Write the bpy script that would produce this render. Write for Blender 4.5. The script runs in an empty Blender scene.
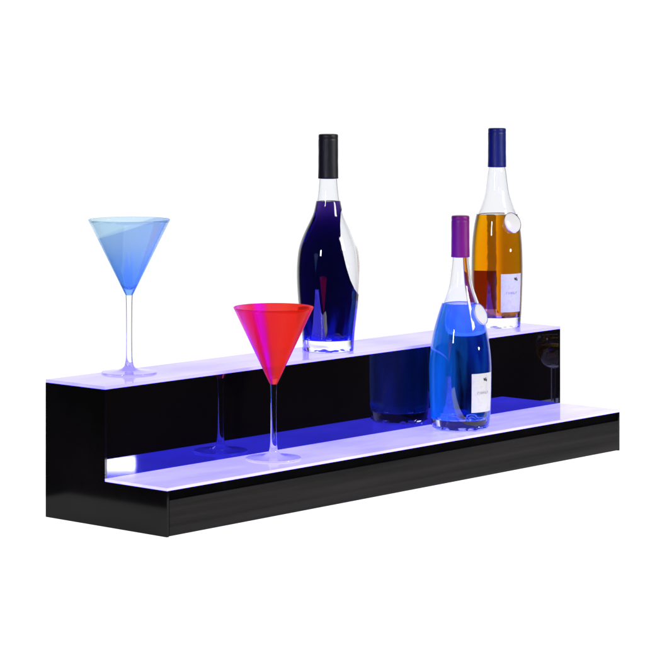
import bpy, math
from mathutils import Vector

C = bpy.context.collection
S = bpy.context.scene
SEG = 96

# ------------------------------------------------------------------ helpers
def mesh_obj(name, verts, faces, mat, parent=None, smooth=True, angle=None):
    me = bpy.data.meshes.new(name)
    me.from_pydata(verts, [], faces)
    me.update()
    if smooth:
        me.polygons.foreach_set('use_smooth', [True] * len(me.polygons))
        if angle is not None:
            me.set_sharp_from_angle(angle=math.radians(angle))
    o = bpy.data.objects.new(name, me)
    if isinstance(mat, (list, tuple)):
        for m in mat: me.materials.append(m)
    elif mat: me.materials.append(mat)
    C.objects.link(o)
    if parent: o.parent = parent
    return o

def tag(o, label=None, cat=None, group=None, kind=None):
    if label: o['label'] = label
    if cat: o['category'] = cat
    if group: o['group'] = group
    if kind: o['kind'] = kind
    return o

def thing(name, label, cat, loc=(0, 0, 0), group=None):
    o = bpy.data.objects.new(name, None)
    o.empty_display_size = .02
    C.objects.link(o); o.location = loc
    return tag(o, label, cat, group)

def lathe(profile, seg=SEG, rfun=None):
    """profile: list of (r, z); r==0 makes a pole. rfun(az, r, z) may alter r."""
    verts, rings = [], []
    for r, z in profile:
        if r <= 1e-7:
            rings.append([len(verts)]); verts.append((0, 0, z))
        else:
            idx = []
            for k in range(seg):
                a = 2 * math.pi * k / seg
                rr = rfun(a, r, z) if rfun else r
                idx.append(len(verts)); verts.append((rr * math.cos(a), rr * math.sin(a), z))
            rings.append(idx)
    faces = []
    for A, B in zip(rings, rings[1:]):
        if len(A) == 1 and len(B) == 1: continue
        if len(A) == 1:
            for k in range(seg): faces.append((A[0], B[(k + 1) % seg], B[k]))
        elif len(B) == 1:
            for k in range(seg): faces.append((A[k], A[(k + 1) % seg], B[0]))
        else:
            for k in range(seg):
                k2 = (k + 1) % seg
                faces.append((A[k], A[k2], B[k2], B[k]))
    return verts, faces

def smooth_profile(pts, n=6):
    """Catmull-Rom through (r, z) points."""
    out = []
    P = [pts[0]] + list(pts) + [pts[-1]]
    for i in range(1, len(P) - 2):
        p0, p1, p2, p3 = P[i - 1], P[i], P[i + 1], P[i + 2]
        for k in range(n):
            t = k / n
            out.append(tuple(.5 * (2 * p1[j] + (p2[j] - p0[j]) * t + (2 * p0[j] - 5 * p1[j] + 4 * p2[j] - p3[j]) * t * t
                                   + (3 * p1[j] - p0[j] - 3 * p2[j] + p3[j]) * t ** 3) for j in (0, 1)))
    out.append(tuple(pts[-1]))
    return out

def radius_at(prof, z):
    best = None
    for (r0, z0), (r1, z1) in zip(prof, prof[1:]):
        if min(z0, z1) - 1e-9 <= z <= max(z0, z1) + 1e-9 and abs(z1 - z0) > 1e-9:
            best = r0 + (r1 - r0) * (z - z0) / (z1 - z0)
            break
    return best if best is not None else prof[-1][0]

def box(x0, x1, y0, y1, z0, z1, bev=0.0):
    """box with small chamfered edges"""
    import bmesh
    bm = bmesh.new()
    vs = [bm.verts.new((x, y, z)) for z in (z0, z1) for y in (y0, y1) for x in (x0, x1)]
    for f in ((0, 2, 3, 1), (4, 5, 7, 6), (0, 1, 5, 4), (1, 3, 7, 5), (3, 2, 6, 7), (2, 0, 4, 6)):
        bm.faces.new([vs[i] for i in f])
    if bev: bmesh.ops.bevel(bm, geom=bm.edges[:], offset=bev, segments=2, affect='EDGES', profile=.5)
    bm.verts.index_update()
    v = [tuple(x.co) for x in bm.verts]; f = [[w.index for w in x.verts] for x in bm.faces]
    bm.free()
    return v, f

# view-independent bearing used for the side of a bottle that carries its label
FWD = Vector((.74697, .66485, 0)); RIGHT = Vector((.66485, -.74697, 0))
def bearing(deg):
    a = math.radians(deg)
    d = -FWD * math.cos(a) + RIGHT * math.sin(a)
    return math.atan2(d.y, d.x)

# ------------------------------------------------------------------ materials
def new_mat(name):
    m = bpy.data.materials.new(name); m.use_nodes = True
    nt = m.node_tree; nt.nodes.clear()
    out = nt.nodes.new('ShaderNodeOutputMaterial')
    return m, nt, out

def N(nt, typ, **kw):
    n = nt.nodes.new(typ)
    for k, v in kw.items():
        if k in n.inputs: n.inputs[k].default_value = v
        else: setattr(n, k, v)
    return n

def mixc(nt, fac, a, b):
    n = N(nt, 'ShaderNodeMix', data_type='RGBA')
    nt.links.new(fac, n.inputs[0])
    for s, v in ((6, a), (7, b)):
        if isinstance(v, tuple): n.inputs[s].default_value = (*v, 1)
        else: nt.links.new(v, n.inputs[s])
    return n.outputs[2]

def axis_value(nt, vec, scale=1.0, off=0.0):
    """dot(object position, vec) * scale + off"""
    tc = N(nt, 'ShaderNodeTexCoord')
    d = N(nt, 'ShaderNodeVectorMath', operation='DOT_PRODUCT'); d.inputs[1].default_value = vec
    nt.links.new(tc.outputs['Object'], d.inputs[0])
    m = N(nt, 'ShaderNodeMath', operation='MULTIPLY_ADD'); m.inputs[1].default_value = scale; m.inputs[2].default_value = off
    nt.links.new(d.outputs['Value'], m.inputs[0])
    return m.outputs[0]

def step(nt, val, a, b):
    r = N(nt, 'ShaderNodeMapRange', interpolation_type='SMOOTHSTEP')
    r.inputs['From Min'].default_value = a; r.inputs['From Max'].default_value = b
    nt.links.new(val, r.inputs[0])
    return r.outputs[0]

def principled(name, base, rough=.4, ior=1.5, noise=None, bump=None, emis=None, spec=.5, coat=0, stretch=(1, 1, 1)):
    m, nt, out = new_mat(name)
    p = N(nt, 'ShaderNodeBsdfPrincipled')
    p.inputs['Base Color'].default_value = (*base, 1)
    p.inputs['Roughness'].default_value = rough
    p.inputs['IOR'].default_value = ior
    p.inputs['Specular IOR Level'].default_value = spec
    p.inputs['Coat Weight'].default_value = coat
    p.inputs['Coat Roughness'].default_value = .08
    nt.links.new(p.outputs[0], out.inputs[0])
    tc = N(nt, 'ShaderNodeTexCoord'); mp = N(nt, 'ShaderNodeMapping')
    mp.inputs['Scale'].default_value = stretch
    nt.links.new(tc.outputs['Object'], mp.inputs[0])
    if noise:                                  # (scale, dark factor, light factor)
        nz = N(nt, 'ShaderNodeTexNoise'); nz.inputs['Scale'].default_value = noise[0]; nz.inputs['Detail'].default_value = 5
        nt.links.new(mp.outputs[0], nz.inputs['Vector'])
        cr = N(nt, 'ShaderNodeValToRGB')
        cr.color_ramp.elements[0].position = .3; cr.color_ramp.elements[1].position = .7
        cr.color_ramp.elements[0].color = (*[c * noise[1] for c in base], 1)
        cr.color_ramp.elements[1].color = (*[min(1, c * noise[2]) for c in base], 1)
        nt.links.new(nz.outputs[0], cr.inputs[0]); nt.links.new(cr.outputs[0], p.inputs['Base Color'])
        rr = N(nt, 'ShaderNodeMapRange'); rr.inputs['To Min'].default_value = rough * .75; rr.inputs['To Max'].default_value = min(1, rough * 1.3)
        nt.links.new(nz.outputs[0], rr.inputs[0]); nt.links.new(rr.outputs[0], p.inputs['Roughness'])
    if bump:                                   # (scale, strength)
        nz = N(nt, 'ShaderNodeTexNoise'); nz.inputs['Scale'].default_value = bump[0]; nz.inputs['Detail'].default_value = 3
        nt.links.new(mp.outputs[0], nz.inputs['Vector'])
        b = N(nt, 'ShaderNodeBump'); b.inputs['Strength'].default_value = bump[1]; b.inputs['Distance'].default_value = .001
        nt.links.new(nz.outputs[0], b.inputs['Height']); nt.links.new(b.outputs[0], p.inputs['Normal'])
    if emis:
        p.inputs['Emission Color'].default_value = (*emis[0], 1); p.inputs['Emission Strength'].default_value = emis[1]
    return m

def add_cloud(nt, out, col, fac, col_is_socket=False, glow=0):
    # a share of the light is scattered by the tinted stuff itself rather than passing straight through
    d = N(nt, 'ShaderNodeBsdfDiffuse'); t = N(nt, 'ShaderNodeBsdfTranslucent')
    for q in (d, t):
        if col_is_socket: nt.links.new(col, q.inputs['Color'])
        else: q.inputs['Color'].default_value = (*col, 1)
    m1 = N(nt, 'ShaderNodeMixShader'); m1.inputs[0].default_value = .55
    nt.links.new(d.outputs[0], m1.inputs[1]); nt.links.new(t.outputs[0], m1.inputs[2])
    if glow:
        em = N(nt, 'ShaderNodeEmission'); em.inputs[1].default_value = glow  # added emission lightens the tinted stuff; no lamp sits inside
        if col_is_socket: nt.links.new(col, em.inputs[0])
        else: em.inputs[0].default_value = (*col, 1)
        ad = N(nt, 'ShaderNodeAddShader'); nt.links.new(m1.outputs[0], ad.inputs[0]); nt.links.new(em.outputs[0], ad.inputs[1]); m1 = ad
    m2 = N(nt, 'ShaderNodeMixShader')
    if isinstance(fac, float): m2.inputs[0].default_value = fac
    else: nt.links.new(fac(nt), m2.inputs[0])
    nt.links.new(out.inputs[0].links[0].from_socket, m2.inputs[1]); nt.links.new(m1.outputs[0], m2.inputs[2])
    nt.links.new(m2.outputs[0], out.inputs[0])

def glass(name, color=(1, 1, 1), ior=1.5, wobble=0, vol=None, cloud=None):
    m, nt, out = new_mat(name)
    g = N(nt, 'ShaderNodeBsdfGlass'); g.inputs['Color'].default_value = (*color, 1)
    g.inputs['Roughness'].default_value = 0; g.inputs['IOR'].default_value = ior
    nt.links.new(g.outputs[0], out.inputs[0])
    if wobble:
        tc = N(nt, 'ShaderNodeTexCoord'); nz = N(nt, 'ShaderNodeTexNoise'); nz.inputs['Scale'].default_value = 28
        nz.inputs['Detail'].default_value = 1.5
        mp = N(nt, 'ShaderNodeMapping'); mp.inputs['Scale'].default_value = (1, 1, .35)
        b = N(nt, 'ShaderNodeBump'); b.inputs['Strength'].default_value = wobble; b.inputs['Distance'].default_value = .002
        nt.links.new(tc.outputs['Object'], mp.inputs[0]); nt.links.new(mp.outputs[0], nz.inputs['Vector'])
        nt.links.new(nz.outputs[0], b.inputs['Height']); nt.links.new(b.outputs[0], g.inputs['Normal'])
    if cloud: add_cloud(nt, out, *cloud)
    if vol:
        v = N(nt, 'ShaderNodeVolumeAbsorption'); v.inputs['Color'].default_value = (*vol[0], 1); v.inputs['Density'].default_value = vol[1]
        nt.links.new(v.outputs[0], out.inputs['Volume'])
    return m

M = {}
M['acrylic'] = principled('black_gloss_acrylic', (.0040, .0032, .0016), .02, ior=1.8, noise=(3, .7, 1.4))
_p = next(n for n in M['acrylic'].node_tree.nodes if n.type == 'BSDF_PRINCIPLED')
_p.inputs['Specular Tint'].default_value = (.27, .27, 1, 1)
M['side'] = principled('black_gloss_side', (.0035, .003, .0035), .10, ior=1.22, noise=(5, .6, 1.8))
M['strip'] = principled('black_recess', (.0015, .0015, .0015), .5, ior=1.05, noise=(30, .6, 1.6))
M['front'] = principled('black_satin_panel', (.0062, .0054, .0053), .42, ior=1.2, noise=(11, .25, 2.9), bump=(900, .12), stretch=(.16, 1, 9))
M['edge'] = principled('black_edge', (.02, .018, .018), .3, noise=(60, .7, 1.4))

def lit_acrylic(name, emis, strength, base=(.40, .36, .45), rough=.05):
    m = principled(name, base, rough, ior=1.13)
    nt = m.node_tree; p = next(n for n in nt.nodes if n.type == 'BSDF_PRINCIPLED')
    tc = N(nt, 'ShaderNodeTexCoord'); nz = N(nt, 'ShaderNodeTexNoise'); nz.inputs['Scale'].default_value = 9; nz.inputs['Detail'].default_value = 2
    mr = N(nt, 'ShaderNodeMapRange'); mr.inputs['From Min'].default_value = .3; mr.inputs['From Max'].default_value = .7
    mr.inputs['To Min'].default_value = strength * .88; mr.inputs['To Max'].default_value = strength * 1.1
    nt.links.new(tc.outputs['Object'], nz.inputs['Vector']); nt.links.new(nz.outputs[0], mr.inputs[0])
    nt.links.new(mr.outputs[0], p.inputs['Emission Strength'])
    # uneven light inside the sheet: paler over the diodes, more violet between them
    n2 = N(nt, 'ShaderNodeTexNoise'); n2.inputs['Scale'].default_value = 16; n2.inputs['Detail'].default_value = 2; n2.inputs['Roughness'].default_value = .6
    mp = N(nt, 'ShaderNodeMapping'); mp.inputs['Scale'].default_value = (.4, 1.3, 1)
    nt.links.new(tc.outputs['Object'], mp.inputs[0]); nt.links.new(mp.outputs[0], n2.inputs['Vector'])
    c = mixc(nt, step(nt, n2.outputs[0], .32, .68), (emis[0] * .88, emis[1] * .87, 1), (emis[0] * 1.10, emis[1] * 1.11, 1))
    nt.links.new(c, p.inputs['Emission Color'])
    return m
M['shelf'] = lit_acrylic('lit_white_acrylic', (.086, .078, 1), 5.0)
M['shelf_top'] = lit_acrylic('lit_white_acrylic_upper', (.058, .049, 1), 5.0)
M['shelf_top_edge'] = lit_acrylic('lit_acrylic_upper_edge', (.085, .075, 1), 5.0)
M['shelf_edge'] = lit_acrylic('lit_acrylic_edge', (.115, .105, 1), 5.0)

def flank_light(nt):
    # refracted light painted in: soft upright streaks, brighter on one flank
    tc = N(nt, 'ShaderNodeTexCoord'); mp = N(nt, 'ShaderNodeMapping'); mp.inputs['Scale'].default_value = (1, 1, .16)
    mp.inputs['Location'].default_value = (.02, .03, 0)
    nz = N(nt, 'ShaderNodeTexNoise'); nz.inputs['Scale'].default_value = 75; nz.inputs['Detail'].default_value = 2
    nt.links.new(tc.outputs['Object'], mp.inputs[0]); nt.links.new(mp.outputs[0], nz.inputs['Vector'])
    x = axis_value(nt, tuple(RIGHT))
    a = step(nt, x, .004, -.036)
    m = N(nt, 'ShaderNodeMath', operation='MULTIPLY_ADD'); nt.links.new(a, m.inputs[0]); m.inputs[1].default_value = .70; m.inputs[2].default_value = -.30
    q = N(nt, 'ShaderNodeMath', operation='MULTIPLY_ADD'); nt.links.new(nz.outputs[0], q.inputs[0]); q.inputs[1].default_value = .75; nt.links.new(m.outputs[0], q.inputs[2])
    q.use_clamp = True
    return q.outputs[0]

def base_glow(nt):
    # glow of the lit tread painted in: streaky blue, strongest close to the base
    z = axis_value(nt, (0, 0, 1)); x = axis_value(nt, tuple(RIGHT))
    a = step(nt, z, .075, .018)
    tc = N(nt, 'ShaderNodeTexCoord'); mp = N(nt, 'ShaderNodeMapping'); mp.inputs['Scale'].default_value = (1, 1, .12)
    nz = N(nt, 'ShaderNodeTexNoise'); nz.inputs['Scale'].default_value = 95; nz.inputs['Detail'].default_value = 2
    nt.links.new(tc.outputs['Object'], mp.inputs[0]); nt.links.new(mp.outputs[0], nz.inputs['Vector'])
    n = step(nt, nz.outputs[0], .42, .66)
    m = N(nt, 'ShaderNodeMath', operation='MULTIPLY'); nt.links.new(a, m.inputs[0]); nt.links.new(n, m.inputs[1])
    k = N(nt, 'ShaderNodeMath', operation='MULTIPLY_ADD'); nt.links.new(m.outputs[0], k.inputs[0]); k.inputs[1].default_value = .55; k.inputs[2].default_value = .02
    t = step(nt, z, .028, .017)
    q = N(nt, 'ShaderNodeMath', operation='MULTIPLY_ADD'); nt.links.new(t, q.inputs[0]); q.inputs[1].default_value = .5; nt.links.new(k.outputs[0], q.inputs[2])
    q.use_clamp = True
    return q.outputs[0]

def amber_shade(nt):
    # refraction shade painted in: browner on one flank, dark streak near the middle
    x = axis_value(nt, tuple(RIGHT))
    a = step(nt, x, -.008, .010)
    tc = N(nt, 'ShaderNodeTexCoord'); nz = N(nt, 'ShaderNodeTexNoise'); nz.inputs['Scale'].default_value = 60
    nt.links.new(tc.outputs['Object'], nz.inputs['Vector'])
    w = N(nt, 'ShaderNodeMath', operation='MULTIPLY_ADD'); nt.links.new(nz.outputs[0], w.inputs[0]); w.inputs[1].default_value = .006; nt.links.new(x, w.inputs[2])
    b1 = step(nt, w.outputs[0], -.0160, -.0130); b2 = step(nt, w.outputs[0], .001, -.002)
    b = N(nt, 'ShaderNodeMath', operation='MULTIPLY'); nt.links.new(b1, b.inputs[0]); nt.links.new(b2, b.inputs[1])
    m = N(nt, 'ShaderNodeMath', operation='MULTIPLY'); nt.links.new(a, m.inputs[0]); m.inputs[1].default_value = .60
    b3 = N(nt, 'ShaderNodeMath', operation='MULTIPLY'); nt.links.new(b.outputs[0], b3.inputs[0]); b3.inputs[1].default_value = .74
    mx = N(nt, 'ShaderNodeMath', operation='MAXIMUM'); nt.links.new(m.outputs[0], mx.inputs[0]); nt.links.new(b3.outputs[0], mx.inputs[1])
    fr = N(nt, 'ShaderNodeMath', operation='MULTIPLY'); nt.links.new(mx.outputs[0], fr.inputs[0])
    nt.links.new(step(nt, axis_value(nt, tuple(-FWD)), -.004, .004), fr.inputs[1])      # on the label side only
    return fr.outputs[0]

M['glass'] = glass('clear_glass', (.985, .99, 1), 1.5, wobble=.12)
M['stem_glass'] = glass('clear_stem_glass', (.985, .985, .995), 1.5)
M['amber'] = glass('amber_liquid', (1, 1, 1), 1.34, vol=((.993, .86, 0), 115), cloud=((.26, .055, .006), amber_shade))
M['blue'] = glass('blue_liquid', (1, 1, 1), 1.34, vol=((.22, .68, .975), 34), cloud=((.01, .27, .92), flank_light, False, .32))
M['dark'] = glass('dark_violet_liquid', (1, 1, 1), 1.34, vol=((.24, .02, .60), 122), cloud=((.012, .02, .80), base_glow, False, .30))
M['cap_black'] = principled('black_capsule', (.012, .012, .014), .45, noise=(60, .8, 1.3), bump=(160, .6), stretch=(1, 1, .15))
M['cap_purple'] = principled('purple_capsule', (.28, .006, .28), .42, noise=(50, .85, 1.15), bump=(160, .55), stretch=(1, 1, .15))
M['cap_blue'] = principled('navy_capsule', (.007, .016, .20), .4, noise=(50, .85, 1.15), bump=(160, .55), stretch=(1, 1, .15))
M['white_seal'] = principled('white_glass_seal', (.93, .93, .95), .15, noise=(80, .97, 1.03), emis=((1, 1, 1), .38))  # some emission added to keep the seal white, though it is no lamp
add_cloud(M['white_seal'].node_tree, next(n for n in M['white_seal'].node_tree.nodes if n.type == 'OUTPUT_MATERIAL'), (1, 1, 1), .6)
M['back_label'] = principled('violet_back_label', (.16, .04, .20), .6, noise=(60, .8, 1.2))
add_cloud(M['back_label'].node_tree, next(n for n in M['back_label'].node_tree.nodes if n.type == 'OUTPUT_MATERIAL'), (.75, .16, .70), .85)
M['ink'] = principled('dark_ink', (.03, .03, .05), .5, noise=(400, .7, 1.3))
M['grey_ink'] = principled('grey_ink', (.42, .40, .48), .6, noise=(400, .7, 1.3))

def label_mat():
    m = principled('white_paper_label', (.82, .81, .84), .55)
    nt = m.node_tree; p = next(n for n in nt.nodes if n.type == 'BSDF_PRINCIPLED')
    tc = N(nt, 'ShaderNodeTexCoord'); nz = N(nt, 'ShaderNodeTexNoise'); nz.inputs['Scale'].default_value = 130; nz.inputs['Detail'].default_value = 3
    cr = N(nt, 'ShaderNodeValToRGB'); e = cr.color_ramp.elements
    e[0].position = .36; e[0].color = (.79, .75, .81, 1); e[1].position = .5; e[1].color = (.86, .85, .87, 1)
    x = e.new(.66); x.color = (.79, .82, .80, 1)
    nt.links.new(tc.outputs['Object'], nz.inputs['Vector']); nt.links.new(nz.outputs[0], cr.inputs[0]); nt.links.new(cr.outputs[0], p.inputs['Base Color'])
    return m
M['label'] = label_mat()

def table_mat():
    m, nt, out = new_mat('glowing_white_table')
    p = N(nt, 'ShaderNodeBsdfPrincipled'); p.inputs['Base Color'].default_value = (.8, .8, .8, 1); p.inputs['Roughness'].default_value = .6
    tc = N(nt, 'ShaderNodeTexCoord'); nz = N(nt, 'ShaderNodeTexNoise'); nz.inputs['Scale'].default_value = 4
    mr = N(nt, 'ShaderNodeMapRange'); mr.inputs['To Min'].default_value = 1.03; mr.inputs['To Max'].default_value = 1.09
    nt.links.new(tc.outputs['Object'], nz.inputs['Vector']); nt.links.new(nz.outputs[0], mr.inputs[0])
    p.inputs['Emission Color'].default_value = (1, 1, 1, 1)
    nt.links.new(mr.outputs[0], p.inputs['Emission Strength'])  # added glow wipes out shadows on the table; no lamp stands beneath
    nt.links.new(p.outputs[0], out.inputs[0])
    return m
M['table'] = table_mat()

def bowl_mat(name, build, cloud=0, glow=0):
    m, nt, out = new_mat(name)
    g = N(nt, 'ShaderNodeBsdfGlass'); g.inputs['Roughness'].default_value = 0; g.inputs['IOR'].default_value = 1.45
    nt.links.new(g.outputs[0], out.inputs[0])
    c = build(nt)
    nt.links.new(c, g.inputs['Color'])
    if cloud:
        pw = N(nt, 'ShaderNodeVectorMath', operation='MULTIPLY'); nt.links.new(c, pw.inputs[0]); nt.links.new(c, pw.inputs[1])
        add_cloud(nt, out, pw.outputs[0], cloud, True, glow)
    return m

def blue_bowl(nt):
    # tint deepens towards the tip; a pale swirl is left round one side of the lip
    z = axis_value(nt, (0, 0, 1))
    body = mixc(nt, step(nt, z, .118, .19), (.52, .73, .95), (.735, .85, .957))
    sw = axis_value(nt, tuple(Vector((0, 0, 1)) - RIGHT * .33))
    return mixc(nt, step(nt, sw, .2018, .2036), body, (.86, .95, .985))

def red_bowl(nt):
    # red glass; reflected blue light painted as magenta bands down one side
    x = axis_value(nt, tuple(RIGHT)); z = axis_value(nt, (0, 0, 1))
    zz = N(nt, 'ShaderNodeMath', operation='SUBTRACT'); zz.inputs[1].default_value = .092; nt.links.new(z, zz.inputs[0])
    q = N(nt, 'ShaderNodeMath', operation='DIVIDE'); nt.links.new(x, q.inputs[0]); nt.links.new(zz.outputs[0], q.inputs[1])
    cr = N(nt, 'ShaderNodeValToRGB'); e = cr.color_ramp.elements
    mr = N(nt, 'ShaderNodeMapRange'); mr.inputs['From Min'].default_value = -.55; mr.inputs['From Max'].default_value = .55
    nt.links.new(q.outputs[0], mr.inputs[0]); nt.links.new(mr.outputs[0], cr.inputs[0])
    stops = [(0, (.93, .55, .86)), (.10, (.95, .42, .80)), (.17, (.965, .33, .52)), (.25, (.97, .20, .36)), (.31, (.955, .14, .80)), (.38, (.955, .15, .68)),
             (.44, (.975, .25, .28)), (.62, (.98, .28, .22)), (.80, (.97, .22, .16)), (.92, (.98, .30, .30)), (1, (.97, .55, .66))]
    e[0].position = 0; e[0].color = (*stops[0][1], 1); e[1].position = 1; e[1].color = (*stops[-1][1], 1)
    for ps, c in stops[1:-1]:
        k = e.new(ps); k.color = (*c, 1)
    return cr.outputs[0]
M['blue_bowl'] = bowl_mat('blue_tinted_bowl', blue_bowl, .24, .28)  # last value: glow added to brighten the blue bowl
M['red_bowl'] = bowl_mat('red_tinted_bowl', red_bowl, .34, .27)  # brightened by an added glow as well

# ------------------------------------------------------------------ the surface
v, f = box(-.16, 1.46, -.22, .36, -.02, -.0006, .002)
tag(mesh_obj('table_surface', v, f, M['table'], smooth=False), kind='structure')

# ------------------------------------------------------------------ the lit display
D2, D1, H1, H2, L, T = .1178, .1167, .0648, .1883, 1.016, .0042
DY = D1 + D2
disp = thing('display_shelf', 'long black acrylic two-step bar shelf with glowing lavender white treads', 'display shelf', (0, 0, 0))

def l_panel(x0, x1):
    pts = [(.0006, 0), (DY, 0), (DY, H2 - T), (D2, H2 - T), (D2, H1 - T), (.0006, H1 - T)]
    n = len(pts)
    vs = [(x0, y, z) for y, z in pts] + [(x1, y, z) for y, z in pts]
    fs = [list(range(n))[::-1], list(range(n, 2 * n))] + [[i, (i + 1) % n, n + (i + 1) % n, n + i] for i in range(n)]
    return vs, fs
for xa, xb in ((0, .004), (L - .004, L)):
    v, f = l_panel(xa, xb); mesh_obj('side_panel', v, f, M['side'], disp, smooth=False)
v, f = box(.0042, L - .0042, D2 + .0004, D2 + .0044, .004, H2 - T, 0); mesh_obj('riser_panel', v, f, M['acrylic'], disp, smooth=False)
v, f = box(.0042, L - .0042, DY - .004, DY - .0005, .003, H2 - T, 0); mesh_obj('back_panel', v, f, M['side'], disp, smooth=False)
v, f = box(.0042, L - .0042, .006, DY - .0045, .0008, .0028, 0); mesh_obj('base_panel', v, f, M['side'], disp, smooth=False)
v, f = box(.0042, L - .0042, .0022, .0052, H1 - T - .0125, H1 - T - .0002, 0); mesh_obj('recess_strip', v, f, M['strip'], disp, smooth=False)
v, f = box(.0044, L - .0044, 0, .0052, .0008, H1 - T - .0127, .0006); mesh_obj('front_panel', v, f, M['front'], disp, smooth=False)

def tread(name, y0, y1, z, top, edge):
    v, f = box(0, L, y0, y1, z - T + .0002, z, .0005)
    o = mesh_obj(name, v, f, [M[top], M[edge]], disp, smooth=False)
    for p in o.data.polygons: p.material_index = 0 if p.normal.z > .9 else 1
    return o
tag(tread('lit_tread', 0, D2 + .0002, H1, 'shelf', 'shelf_edge'), 'lower glowing tread')
tag(tread('lit_tread', D2 - .0004, DY, H2, 'shelf_top', 'shelf_top_edge'), 'upper glowing tread')

# ------------------------------------------------------------------ martini glasses
def martini(name, label, loc, s, hpx, tip_px, rim_px, bowl_mat, group, lean=None):
    """s = pixels per metre used only to read heights off; hpx rim height, tip_px where bowl meets stem."""
    t = thing(name, label, 'cocktail glass', loc, group)
    zr, zt = hpx / s, tip_px / s; R = rim_px / s; w = .0011; rs = .0050
    # bowl: outer cone, rounded lip, inner cone with a rounded well
    outer = [(rs, zt), (rs + .0012, zt + .0022)]
    for k in range(1, 25):
        u = k / 24; z = zt + .0022 + (zr - .0006 - zt - .0022) * u
        outer.append((rs + .0012 + (R - rs - .0012) * (u ** 1.0), z))
    lip = [(R - .0001, zr - .0001), (R - w * .5, zr + .0002), (R - w + .0001, zr - .0001)]
    inner = []
    zi = zt + .0085
    slope = (R - rs - .0012) / (zr - zt - .0022)
    for k in range(24, 1, -1):
        u = k / 24; z = zi + .0035 + (zr - .0006 - zi - .0035) * u
        inner.append((rs + .0012 + slope * (z - zt - .0022) - w, z))
    r_last, z_last = inner[-1]
    for a in (65, 48, 32, 16, 0):
        A = math.radians(a)
        inner.append((r_last * math.sin(A) * .98, zi + (z_last - zi) * (1 - math.cos(A)) / (1 - math.cos(math.radians(75)))))
    prof = outer + lip + inner
    v, f = lathe(prof); mesh_obj('bowl', v, f, bowl_mat, t)
    # stem, slim in the middle, and foot: surfaces that meet ring to ring
    z0 = .0115
    stem = smooth_profile([(.0062, z0), (.0048, z0 + .008), (.0043, z0 + .02), (.0041, zt * .5), (.0043, zt * .8), (.0047, zt - .006), (rs, zt)], 8)
    v, f = lathe(stem, 48); mesh_obj('stem', v, f, M['stem_glass'], t)
    F = .039
    foot = [(0, -.0006), (F * .5, -.0006), (F - .001, -.0004), (F, .0008), (F - .0002, .0016), (F - .0009, .0022)] + \
        smooth_profile([(F - .0022, .0020), (F * .7, .0026), (F * .42, .0040), (.011, .0064), (.0077, .0088), (.0062, z0)], 6)
    v, f = lathe(foot); mesh_obj('foot', v, f, M['stem_glass'], t)
    return t
martini('martini_glass', 'pale blue tinted martini glass standing on the upper tread', (.1258, .1998, H2), 716.7, 153.6, 78, 41, M['blue_bowl'], 'martini glasses on the display')
martini('martini_glass', 'red martini glass standing on the lower tread', (.2785, .0667, H1), 712, 151.7, 74.7, 40.2, M['red_bowl'], 'martini glasses on the display')

# ------------------------------------------------------------------ bottles
def patch(prof, bear0, bear1, z0, z1, off, nz=10, na=24):
    """piece of a sheet wrapped on the bottle, between two bearings and two heights"""
    vs = []
    for i in range(nz + 1):
        z = z0 + (z1 - z0) * i / nz
        r = radius_at(prof, z) + off
        for k in range(na + 1):
            a = bearing(bear0 + (bear1 - bear0) * k / na)
            vs.append((r * math.cos(a), r * math.sin(a), z))
    fs = []
    for i in range(nz):
        for k in range(na):
            a = i * (na + 1) + k
            fs.append((a, a + 1, a + na + 2, a + na + 1))
    return vs, fs

def join(parts):
    V, Fc = [], []
    for v, f in parts:
        o = len(V); V += v; Fc += [[i + o for i in q] for q in f]
    return V, Fc

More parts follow.
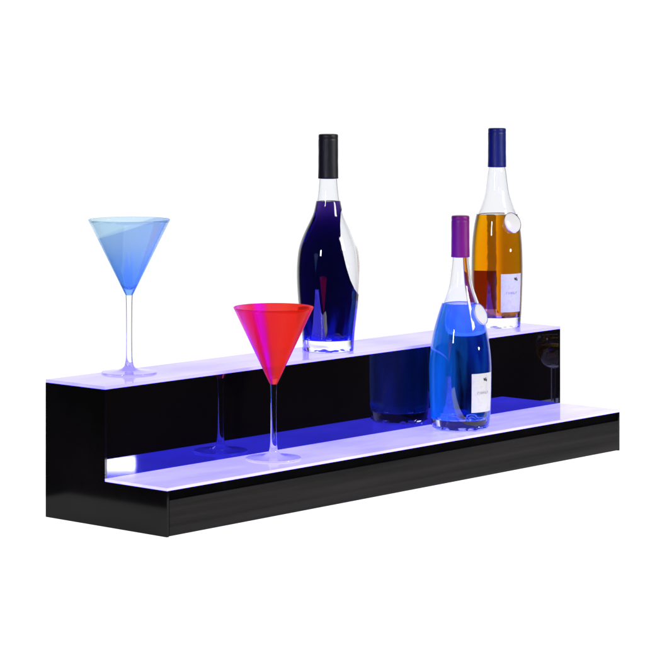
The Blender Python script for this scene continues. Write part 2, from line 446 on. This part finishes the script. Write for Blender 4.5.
def bottle(label, loc, s, ybase, prof_px, cap_px, liq_px, liquid, cap_mat, wall=.0024, base_t=.010, scoop=None, label_px=None, seal=None, emblem=None):
    t = thing('glass_bottle', label, 'bottle', loc, 'bottles on the display')
    body = [((r) / s, (ybase - y) / s) for y, r in prof_px]          # bottom to neck
    outer = smooth_profile(body, 6)
    r0, z0 = outer[0]
    bottom = [(0, .0035), (r0 * .55, .0028), (r0 * .8, .0004), (r0 - .0012, .0003)]
    capR, capY0, capY1 = cap_px[2] / s, (ybase - cap_px[1]) / s, (ybase - cap_px[0]) / s
    rn = outer[-1][0]
    mouth = [(rn, capY0 + .006), (rn - .0008, capY0 + .0066), (rn - wall + .0003, capY0 + .006)]
    zi = base_t
    inner = [(r - wall, z) for r, z in reversed(outer) if z > zi + .006]
    rb = inner[-1][0]
    well = [(rb - .0006, zi + .004), (rb - .003, zi + .0012), (rb - .007, zi + .0004), (rb * .5, zi + .001), (0, zi + .0022)]
    def facets(a, r, z):
        if z < .0032: return r * (1 + .012 * math.sin(9 * a) + .008 * math.sin(17 * a + 1))
        if z < zi + .0042 and r < rb - .0003: return r * (1 + .05 * math.sin(7 * a) + .03 * math.sin(13 * a + .6))
        return r
    v, f = lathe(bottom + outer + mouth + inner + well, 144, facets)
    glass_o = mesh_obj('glass_body', v, f, M['glass'], t)
    # liquid: fills the cavity and reaches a little into the wall, so that the two surfaces refract as one
    zl = (ybase - liq_px) / s; e = wall * .35
    lq = [(0, zi + .0022 - .0004), (rb * .5 , zi + .0006), (rb - .007 + e, zi - .0001), (rb - .003 + e, zi + .0007), (rb - .0006 + e, zi + .0037)]
    side = [(r - wall + e, z) for r, z in outer if zi + .006 < z < zl]
    zs = []
    for (ra, za), (rb2, zb) in zip(side, side[1:]):
        for k in range(4): zs.append((ra + (rb2 - ra) * k / 4, za + (zb - za) * k / 4))
    zs.append(side[-1])
    rt = radius_at(outer, zl) - wall + e
    top = [(rt, zl), (rt - .0008, zl - .0006), (rt - .003, zl - .0009), (rt * .4, zl - .0010), (0, zl - .0010)]
    rf = None
    if scoop:
        sb = bearing(scoop[0]); tab = [((ybase - y) / s, d / s) for y, d in scoop[1]]; tab.sort()
        def rf(a, r, z):
            if z < tab[0][0] or z > tab[-1][0]: return r
            lim = tab[0][1]
            for (za, da), (zb, db) in zip(tab, tab[1:]):
                if za <= z <= zb: lim = da + (db - da) * (z - za) / (zb - za)
            c = math.cos(a - sb)
            return min(r, lim / c) if c > .05 else r
    v, f = lathe(lq + zs + top, 192 if scoop else SEG, rf)
    mesh_obj('liquid', v, f, liquid, glass_o, angle=50)
    # capsule
    rt = capR * .97
    cp = [(rn + .0002, capY0 + .0004), (capR - .0004, capY0), (capR + .0002, capY0 + .0006), (capR, capY0 + .003)]
    cp += [(capR + (rt - capR) * k / 8, capY0 + .003 + (capY1 - .0022 - capY0 - .003) * k / 8) for k in range(1, 9)]
    cp[-1:] = [(rt, capY1 - .0075), (rt - .00035, capY1 - .0068), (rt, capY1 - .0061), (rt, capY1 - .0022)]
    cp += [(rt - .0003, capY1 - .0012), (rt - .0012, capY1 - .0003), (rt - .0028, capY1), (rt * .5, capY1 + .0001), (0, capY1 + .0001)]
    def crimp(a, r, z):
        # hand-pressed foil: never quite round
        return r * (1 + .006 * math.sin(2 * a + z * 90) + .006 * math.sin(5 * a - z * 260 + capR * 900) * (r > capR * .8))
    v, f = lathe(cp, 64, crimp); mesh_obj('cap', v, f, cap_mat, t)
    if label_px:
        y0, y1, b0, b1, back0, back1 = label_px
        za, zb = (ybase - y1) / s, (ybase - y0) / s
        v, f = patch(outer, b0, b1, za, zb, .0003); fl = mesh_obj('label', v, f, M['label'], t); tag(fl, 'white front label with dark emblem')
        if back1 > back0:
            v, f = patch(outer, back0, back1, za, zb, .0003); tag(mesh_obj('label', v, f, M['back_label'], t), 'violet back label')
        # small dark emblem near the top corner: a bird-like crest of three strokes
        eb, ey = emblem; ze = (ybase - ey) / s; w = 3.2
        v, f = join([patch(outer, eb - w, eb + w * .2, ze - .0016, ze + .0020, .0006, 2, 3), patch(outer, eb + w * .5, eb + w * 1.4, ze - .0026, ze + .0012, .0006, 2, 2),
                     patch(outer, eb - w * 1.6, eb - w * 1.1, ze - .0004, ze + .0028, .0006, 2, 2), patch(outer, eb - w * .3, eb + w * .8, ze + .0022, ze + .0030, .0006, 1, 2)])
        mesh_obj('emblem', v, f, M['ink'], fl)
        # one word of small grey capitals (too small in the photograph to read), and a fine line under it
        zt = za + (zb - za) * .47; strokes = []
        span = b1 - b0; x = b0 + span * .22
        for k, (wd, kinds) in enumerate([(4.0, 'lt'), (4.6, 'lr'), (4.2, 'lmr'), (2.2, 'l'), (4.4, 'lb'), (4.2, 'ltm')]):
            hh = .0036
            if 'l' in kinds: strokes.append(patch(outer, x, x + .9, zt, zt + hh, .0006, 1, 1))
            if 'r' in kinds: strokes.append(patch(outer, x + wd - 1.6, x + wd - .7, zt, zt + hh, .0006, 1, 1))
            if 't' in kinds: strokes.append(patch(outer, x + .9, x + wd - .8, zt + hh - .0007, zt + hh, .0006, 1, 2))
            if 'm' in kinds: strokes.append(patch(outer, x + .9, x + wd - 1.6, zt + hh * .42, zt + hh * .6, .0006, 1, 2))
            if 'b' in kinds: strokes.append(patch(outer, x + .9, x + wd - .8, zt, zt + .0007, .0006, 1, 2))
            x += wd * span / 44
        v, f = join(strokes); mesh_obj('lettering', v, f, M['grey_ink'], fl)
    if seal:
        az, ys, rr, tilt = seal; zc = (ybase - ys) / s; R = rr / s
        # a thin glass medallion: white disc in a clear ring, laid against the shoulder
        prof = [(0, .0005), (R * .86, .0005), (R * .9, .0009), (R * .9, .0016), (R * .86, .0021), (0, .0023)]
        ring = [(R * .9 + .0012 * (1 + math.cos(q)) * .55, .0013 + .0013 * math.sin(q)) for q in [2 * math.pi * k / 12 for k in range(13)]]
        v, f = lathe(prof, 48); d = mesh_obj('medallion', v, f, M['white_seal'], t)
        v2, f2 = lathe(ring, 48); g = mesh_obj('medallion_ring', v2, f2, M['stem_glass'], d)
        b = bearing(az); n = Vector((math.cos(b) * math.cos(math.radians(tilt)), math.sin(b) * math.cos(math.radians(tilt)), math.sin(math.radians(tilt))))
        d.rotation_mode = 'QUATERNION'; d.rotation_quaternion = n.to_track_quat('Z', 'Y')
        rs = radius_at(outer, zc)
        d.location = Vector((math.cos(b) * rs, math.sin(b) * rs, zc)) + n * .0012
    return t

bottle('tall dark violet blue bottle with matte black cap on the upper tread', (.519, .1771, H2), 669.1, 350,
       [(350, 25), (348, 25.6), (335, 26.3), (320, 28), (305, 29.8), (290, 31), (275, 31.6), (262, 31.2), (250, 29.8), (240, 27), (230, 22.8), (220, 17.9), (212, 14.6), (200, 12.0), (190, 10.6), (178, 9.7)],
       (134, 178.5, 10.1), 201, M['dark'], M['cap_black'], base_t=.0165,
       scoop=(92, [(206, 14), (212, 11.6), (225, 11), (240, 11.6), (252, 13.6), (265, 16.6), (278, 20.6), (288, 25), (296, 30)]))
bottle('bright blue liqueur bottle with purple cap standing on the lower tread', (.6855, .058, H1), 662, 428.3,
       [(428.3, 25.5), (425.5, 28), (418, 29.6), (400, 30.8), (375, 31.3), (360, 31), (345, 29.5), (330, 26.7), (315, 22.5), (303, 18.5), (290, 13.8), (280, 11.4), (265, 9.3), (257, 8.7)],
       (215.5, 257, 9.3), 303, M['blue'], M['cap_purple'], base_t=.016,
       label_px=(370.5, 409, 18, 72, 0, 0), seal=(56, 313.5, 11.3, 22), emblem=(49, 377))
bottle('amber spirit bottle with navy blue cap at right end of upper tread', (.9483, .194, H2), 620.1, 326.3,
       [(326.3, 23), (323, 23.6), (310, 24.5), (290, 25.3), (270, 25.7), (250, 25.3), (235, 24.2), (222, 22.3), (213, 20.2), (205, 17), (197, 14.1), (190, 12.4), (180, 11), (172, 10), (167, 9)],
       (128, 167, 9.2), 214, M['amber'], M['cap_blue'], base_t=.0165,
       label_px=(272, 310, 5, 62, 177, 250), seal=(36, 222, 11, 20), emblem=(43, 277.5))

# ------------------------------------------------------------------ the neighbour seen mirrored in the riser
w = thing('wine_glass', 'small stemmed glass of amber drink, mirrored at the right end of the riser', 'wine glass', (1.227, -.054, 0))
bowl = smooth_profile([(.004, .088), (.014, .092), (.026, .104), (.031, .120), (.0305, .134), (.029, .143)], 6)
inn = [(max(r - .0012, 0), z + (.003 if i < 8 else 0)) for i, (r, z) in enumerate(bowl)]
v, f = lathe(bowl + inn[::-1] + [(0, .0905)], 64); bo = mesh_obj('bowl', v, f, M['stem_glass'], w)
dr = [(max(r - .0008, 0), z) for r, z in inn if z < .128]
v, f = lathe([(0, .0903)] + dr + [(0, dr[-1][1])], 64); mesh_obj('drink', v, f, M['amber'], bo, angle=50)
v, f = lathe(smooth_profile([(.006, .010), (.0042, .02), (.004, .05), (.004, .088)], 6), 32); mesh_obj('stem', v, f, M['stem_glass'], w)
v, f = lathe([(0, .0004), (.029, .0004), (.030, .001), (.029, .0018), (.012, .0045), (.006, .010)], 64); mesh_obj('foot', v, f, M['stem_glass'], w)

# ------------------------------------------------------------------ light
world = bpy.data.worlds.new('World'); S.world = world; world.use_nodes = True
nt = world.node_tree; nt.nodes.clear()
out = N(nt, 'ShaderNodeOutputWorld'); bg = N(nt, 'ShaderNodeBackground'); nt.links.new(bg.outputs[0], out.inputs[0])
tc = N(nt, 'ShaderNodeTexCoord')
nm = N(nt, 'ShaderNodeVectorMath', operation='NORMALIZE'); nt.links.new(tc.outputs['Generated'], nm.inputs[0])
d = N(nt, 'ShaderNodeVectorMath', operation='DOT_PRODUCT'); d.inputs[1].default_value = tuple(FWD)
nt.links.new(nm.outputs[0], d.inputs[0])
r = N(nt, 'ShaderNodeMapRange', interpolation_type='SMOOTHSTEP'); r.inputs['From Min'].default_value = .60; r.inputs['From Max'].default_value = .86
nt.links.new(d.outputs['Value'], r.inputs[0])
white = (1.12, 1.12, 1.12)
mx = mixc(nt, r.outputs[0], (.012, .012, .014), white)
nt.links.new(mx, bg.inputs[0]); bg.inputs[1].default_value = 1.0

def area(name, loc, target, power, sx, sy, color=(1, 1, 1)):
    l = bpy.data.lights.new(name, 'AREA'); l.shape = 'RECTANGLE'; l.size = sx; l.size_y = sy; l.energy = power; l.color = color
    o = bpy.data.objects.new(name, l); C.objects.link(o); o.location = loc
    o.rotation_euler = (Vector(target) - Vector(loc)).to_track_quat('-Z', 'Y').to_euler()
    return o
area('key_softbox', (1.3, -2.6, 1.7), (.5, .1, .2), 55, .7, 1.1, (1, .98, .96))
area('window_softbox', (-2.05, -.42, 1.05), (.5, .1, .25), 20, .15, .5, (.95, .97, 1))
area('small_lamp', (1.2186, -1.1033, .3134), (.1027, .0433, .0648), 2.0, .056, .024)

# ------------------------------------------------------------------ camera
cam = bpy.data.cameras.new('camera'); co = bpy.data.objects.new('camera', cam); C.objects.link(co)
co.location = (-2.6213, -2.6064, .6716)
co.rotation_euler = (math.radians(90), 0, -.8435)
cam.sensor_width = 36; cam.lens = 36 * 2808 / 645; cam.shift_y = -295.9 / 645
cam.clip_start = .05; cam.clip_end = 200
S.camera = co

S.render.engine = 'CYCLES'
cy = S.cycles
cy.max_bounces = 28; cy.transmission_bounces = 24; cy.glossy_bounces = 8; cy.diffuse_bounces = 4; cy.transparent_max_bounces = 16; cy.volume_bounces = 0
cy.caustics_reflective = True; cy.caustics_refractive = True; cy.sample_clamp_indirect = 8; cy.blur_glossy = .3
cy.use_denoising = True
S.view_settings.view_transform = 'Standard'; S.view_settings.look = 'None'; S.view_settings.exposure = 0; S.view_settings.gamma = 1
